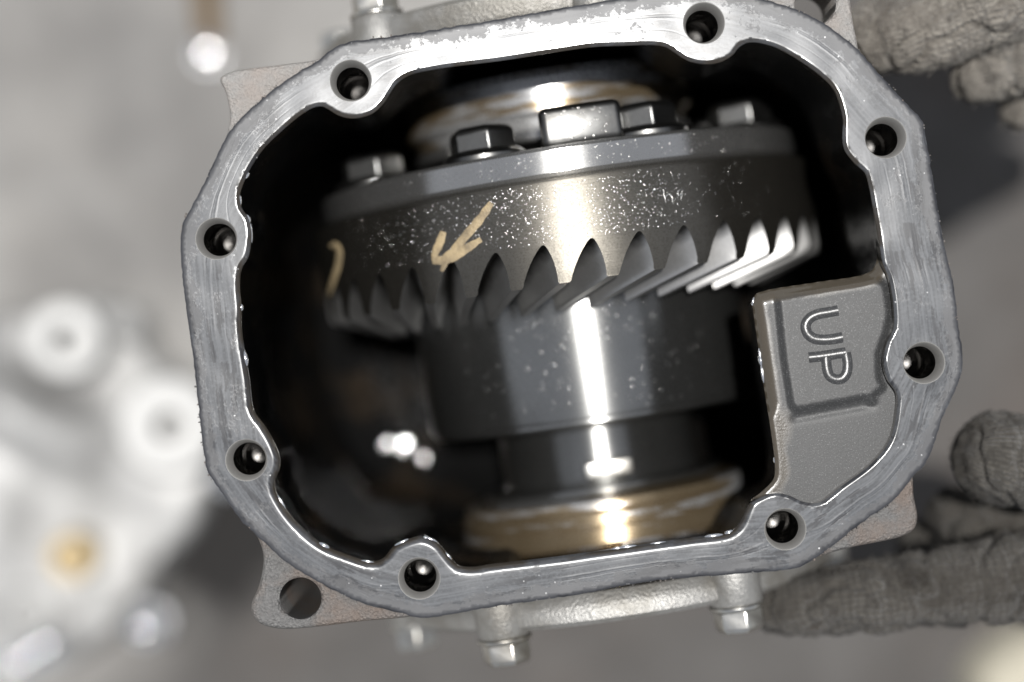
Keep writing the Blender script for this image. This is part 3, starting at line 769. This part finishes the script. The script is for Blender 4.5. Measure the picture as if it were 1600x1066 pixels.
# ------------------------------------------------------------------ gloved hands
def hand(name, label, chains, seed, sleeve):
    V = []; F = []
    def ball(c, r, sg=14, rg=9):
        b = len(V)
        V.append(c + Vector((0, 0, r)))
        for i in range(1, rg):
            th = math.pi * i / rg
            for j in range(sg): ph = 2 * math.pi * j / sg; V.append(c + Vector((math.sin(th) * math.cos(ph), math.sin(th) * math.sin(ph), math.cos(th))) * r)
        V.append(c - Vector((0, 0, r))); e = len(V) - 1
        for j in range(sg): F.append((b, b + 1 + j, b + 1 + (j + 1) % sg)); F.append((e, e - sg + (j + 1) % sg, e - sg + j))
        for i in range(rg - 2):
            for j in range(sg): F.append((b + 1 + i * sg + j, b + 1 + (i + 1) * sg + j, b + 1 + (i + 1) * sg + (j + 1) % sg, b + 1 + i * sg + (j + 1) % sg))
    skel = []
    for ch in chains:
        pts = [(W(x, y, d), r * S) for x, y, d, r in ch]
        acc = 0
        for (a, ra), (b_, rb) in zip(pts, pts[1:]):
            L = (b_ - a).length; n = max(2, int(L / (min(ra, rb) * .22)))
            for i in range(n + 1): ball(a.lerp(b_, i / n), ra + (rb - ra) * i / n)
            skel.append((np.array(a), np.array(b_), ra, rb, acc)); acc += L
    me = bpy.data.meshes.new(name); me.from_pydata([tuple(v) for v in V], [], F)
    o = bpy.data.objects.new(name, me); COL.objects.link(o)
    rm = o.modifiers.new('r', 'REMESH'); rm.mode = 'VOXEL'; rm.voxel_size = .0013
    sm = o.modifiers.new('s', 'SMOOTH'); sm.iterations = 6; sm.factor = .5
    dg = bpy.context.evaluated_depsgraph_get(); me2 = bpy.data.meshes.new_from_object(o.evaluated_get(dg))
    o.modifiers.clear(); o.data = me2; bpy.data.meshes.remove(me); me2.name = name
    n = len(me2.vertices); co = np.empty(n * 3, np.float32); me2.vertices.foreach_get('co', co); co = co.reshape(-1, 3)
    nr = np.empty(n * 3, np.float32); me2.vertex_normals.foreach_get('vector', nr); nr = nr.reshape(-1, 3)
    best = np.full(n, 1e9); gu = np.zeros(n); gv = np.zeros(n)
    for a, b_, ra, rb, acc in skel:
        ab = b_ - a; L = np.linalg.norm(ab); t = np.clip(((co - a) @ ab) / (L * L), 0, 1); cp = a + t[:, None] * ab; d = np.linalg.norm(co - cp, axis=1) - (ra + (rb - ra) * t)
        m_ = d < best; ax = ab / L; e1 = np.cross(ax, (0, 0, 1.)); e1 /= np.linalg.norm(e1) + 1e-9; e2 = np.cross(ax, e1); rr = co - cp
        best[m_] = d[m_]; gu[m_] = ((acc + t * L) / S)[m_]; gv[m_] = (np.arctan2(rr @ e2, rr @ e1) * (ra / S))[m_]
    dsp = np.empty(n)
    for i in range(n):
        p = Vector(co[i]) ; q_ = Vector((gu[i] * .012, gv[i] * .004, seed))
        fold = noise.noise(q_ * 1.0) * 9 + noise.noise(q_ * 2.6) * 4.5 + noise.noise(p * 260 + Vector((seed, 0, 0))) * 3.5 + noise.noise(p * 700) * 1.6
        cr = abs(noise.noise(p * 70 + Vector((0, seed, 0)))); fold -= 12 * max(0, .10 - cr) / .10
        dsp[i] = fold * S
    co = co + nr * dsp[:, None]; me2.vertices.foreach_set('co', co.astype(np.float32).ravel())
    for nm, a in (('gu', gu), ('gv', gv)):
        at = me2.attributes.new(nm, 'FLOAT', 'POINT'); at.data.foreach_set('value', a.astype(np.float32))
    me2.materials.clear(); me2.materials.append(MAT[sleeve])
    for p in me2.polygons: p.use_smooth = True
    fv = []; ff = []
    for i in rng.integers(0, n, 5200):                             # loose cotton fuzz
        p = Vector(co[i]); nn = Vector(nr[i]); d_ = (nn * .7 + Vector(rng.uniform(-1, 1, 3))).normalized() * rng.uniform(5, 15) * S; sd_ = nn.cross(d_); sd_ = sd_.normalized() * .55 * S if sd_.length else Vector((S, 0, 0))
        b = len(fv); fv += [p - sd_, p + sd_, p + d_ * .6 + nn * 1.5 * S, p + d_]; ff += [(b, b + 1, b + 2), (b, b + 2, b + 3)]
    me2.update(); fz = mesh_py('knit_fuzz', fv, ff, o, [MAT[sleeve]], 60, False); fz['kind'] = 'stuff'; o.location = (0, 0, H); o['label'] = label; o['category'] = 'hand'; o['group'] = 'gloved hands holding the housing'
    return o
lower = [[(2120,860,420,150),(1900,850,380,150),(1790,860,360,120)],
         [(1830,900,300,95),(1600,900,250,82),(1430,922,230,66),(1300,940,235,58),(1222,952,250,50)],       # index along the underside
         [(1850,780,330,100),(1700,735,230,90),(1560,712,190,78)],                                          # thumb
         [(1820,850,420,95),(1640,830,400,70),(1520,812,400,56),(1490,800,405,48)],                         # middle
         [(1830,900,480,95),(1640,900,520,70),(1500,880,540,55),(1440,850,540,48)],                         # ring
         [(1860,960,480,85),(1700,970,560,60),(1600,940,600,50),(1540,900,600,42)]]                         # little
upper = [[(2150,-330,420,150),(1960,-220,360,150),(1840,-150,340,120)],
         [(1880,-170,280,100),(1690,-75,230,100),(1530,-5,215,94),(1420,45,225,80),(1372,60,240,66)],                         # index
         [(1900,-80,330,95),(1720,35,290,74),(1590,95,270,62),(1530,122,280,48)],                           # middle
         [(1900,0,420,90),(1760,95,380,60),(1660,135,370,50),(1600,170,380,44)],                            # ring
         [(1950,20,500,80),(1800,130,480,52),(1720,190,480,44),(1670,220,480,40)],                          # little
         [(1850,-210,360,100),(1640,-190,430,72),(1480,-130,480,58),(1400,-90,480,50)]]                     # thumb behind
hand('gloved_hand', 'hand in a dirty grey knit glove gripping the lower right corner of the housing', lower, 3.3, 'glove')
hand('gloved_hand', 'hand in a pale grey knit glove gripping the upper right corner of the housing', upper, 8.1, 'palegloves')

# ------------------------------------------------------------------ ground and the things lying on it, out of focus
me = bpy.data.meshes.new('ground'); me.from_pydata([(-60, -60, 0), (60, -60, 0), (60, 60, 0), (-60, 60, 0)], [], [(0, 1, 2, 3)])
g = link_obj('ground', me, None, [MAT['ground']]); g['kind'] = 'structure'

GC = thing('gearbox_cover', 'pale cast aluminium gear cover with pierced bosses and a brass plug, on the ground', 'cover', (W(110, 800, DG).x, W(110, 800, DG).y, 0))
GO = Vector((GC.location.x, GC.location.y, 0))
fg = 1.62                       # picture scale at the height of the cover
def wg(x, y, h): return ((x - 800) * fg * S - GO.x, (533 - y) * fg * S - GO.y, h)
outl = [(-260,560),(-120,500),(20,480),(110,462),(190,485),(235,560),(320,610),(345,690),(325,760),(290,840),(240,900),(200,965),(120,1040),(20,1090),(-150,1100),(-280,1000),(-320,780)]
L = resample(catmull(outl, 12), 160); V, T = fill(L, [], 14, np.vstack([L - outward(L) * f for f in (3, 7)]))
d, _ = near(V, L)
def bump2(P, c, sx, sy, a=0):
    q_ = P - np.array(c); ca, sa = math.cos(a), math.sin(a); x = q_[:, 0] * ca + q_[:, 1] * sa; y = -q_[:, 0] * sa + q_[:, 1] * ca
    return np.exp(-(x / sx) ** 2 - (y / sy) ** 2)
hz = .030 * np.clip(d / 14, 0, 1) ** .5 + .030 * bump2(V, (20, 640), 170, 45, .55) + .024 * bump2(V, (-60, 830), 130, 170) + .010 * bump2(V, (140, 990), 90, 60)
VV = [wg(p[0], p[1], h) for p, h in zip(V, hz)]; FF = [tuple(t) for t in T.tolist()]
_, ii = near(L, V); b = len(VV)
for p in L: VV.append(wg(p[0], p[1], .002))
for i in range(len(L)): j = (i + 1) % len(L); FF.append((int(ii[i]), int(ii[j]), b + j, b + i))
mesh_py('cover_body', VV, FF, GC, [MAT['alu']], 60)
def ring_z(name, x, y, prof, mat, parent=GC, seg=48):
    o = revolve(name, [(r, t / S) for r, t in prof], parent, [mat], seg, 'Z', 30); p = wg(x, y, 0); o.location = p if parent is GC else (p[0] + GO.x, p[1] + GO.y, 0); return o
def boss(x, y, r, h, hr, mat='aluboss'):
    o = ring_z('boss', x, y, [(r, .01), (r * .97, h - .004), (r * .9, h), (hr + 4, h), (hr, h - .003), (hr, .03)], MAT[mat])
    hl = revolve('bore', [(hr - .2, (h - .003) / S), (hr - .2, .006 / S), (.5, .006 / S)], o, [MAT['black']], 40, 'Z', 30); return o
o = boss(88, 540, 98, .064, 34); o.rotation_euler = (-.05, .12, 0)
o = boss(245, 688, 128, .068, 36); o.rotation_euler = (-.12, .14, 0)
o = boss(2, 935, 66, .052, 42); o.rotation_euler = (.15, .25, 0)
ring_z('threaded_plug', 118, 868, [(58, .02), (58, .056), (53, .060), (22, .060), (19, .057), (17, .046), (.5, .046)], MAT['brass'])
for x, y, r in ((188, 505, 46), (145, 492, 38)):
    ring_z('dowel', x, y, [(r, .0), (r, .034), (r * .7, .040), (.5, .043)], MAT['alu'])
def cap_bolt(name, x, y, r, h, parent, mat, dome=.16):
    V = []; F = []
    def add(prof, seg, rot=0):
        b = len(V); n = len(prof)
        for i in range(seg):
            a = 2 * math.pi * i / seg + rot
            for rr, t in prof: V.append((rr * math.cos(a) * S, rr * math.sin(a) * S, t))
        for i in range(seg):
            j = (i + 1) % seg
            for k_ in range(n - 1): F.append((b + i * n + k_, b + j * n + k_, b + j * n + k_ + 1, b + i * n + k_ + 1))
    add([(r * 1.25, .001), (r * 1.25, h * .35), (r * 1.15, h * .42), (.5, h * .42)], 32)
    add([(r, h * .42), (r, h * .8), (r * .94, h * .86)], 6)
    add([(r * .86, h * (1 - dome)), (r * .7, h * (1 - dome * .66)), (r * .5, h * (1 - dome * .34)), (r * .25, h * (1 - dome * .08)), (.5, h)], 32)
    o = mesh_py(name, V, F, parent, [mat], 30); p = wg(x, y, 0); o.location = p if parent is GC else (p[0] + GO.x, p[1] + GO.y, 0); return o
for x, y in ((218, 985), (66, 1012), (28, 1036), (345, 742)): cap_bolt('cover_bolt', x, y, 46, .046, GC, MAT['chrome'], .085)
o = cap_bolt('loose_bolt', 304, 64, 34, .012, None, MAT['chrome'], .11); o['label'] = 'shiny loose bolt lying on the pale ground above the flange'; o['category'] = 'bolt'
# brown stick beside it
V = []; F = []
pth = [(296, -70), (303, -10), (306, 30), (312, 58)]
P = open_path(pth, 14); T_ = np.gradient(P, axis=0); T_ /= np.linalg.norm(T_, axis=1)[:, None]
for i, (p, t) in enumerate(zip(P, T_)):
    nn = np.array([t[1], -t[0]]); rr = 22 * (1 - .25 * i / 13)
    for k_ in range(10):
        a = 2 * math.pi * k_ / 10; qx = p + nn * rr * math.cos(a); pp = wg(qx[0], qx[1], 0); V.append((pp[0] + GO.x, pp[1] + GO.y, rr * fg * S * (1 + math.sin(a)) * .8))
for i in range(13):
    for k_ in range(10): F.append((i * 10 + k_, i * 10 + (k_ + 1) % 10, (i + 1) * 10 + (k_ + 1) % 10, (i + 1) * 10 + k_))
F.append(tuple(range(10))); F.append(tuple(range(130, 140)))
o = mesh_py('rusty_rod', V, F, None, [MAT['rust']], 50); o['label'] = 'dark brown rusty rod on the ground at the top left'; o['category'] = 'rod'
# folded pale rag in the lower right corner
L = resample(catmull([(1530,1075),(1555,1040),(1590,1010),(1650,990),(1760,1010),(1780,1100),(1700,1180),(1580,1160)], 12), 80)
V, T = fill(L, [], 12); d, _ = near(V, L)
hz = .028 * np.clip(d / 30, 0, 1) ** .5 + np.array([.006 * noise.noise(Vector((p[0] * .02, p[1] * .03, 2))) for p in V]) * np.clip(d / 20, 0, 1)
VV = [(wg(p[0], p[1], 0)[0] + GO.x, wg(p[0], p[1], 0)[1] + GO.y, h + .001) for p, h in zip(V, hz)]
o = mesh_py('folded_rag', VV, [tuple(t) for t in T.tolist()], None, [MAT['tan']], 80); o['label'] = 'pale tan folded rag on the ground in the lower right corner'; o['category'] = 'rag'
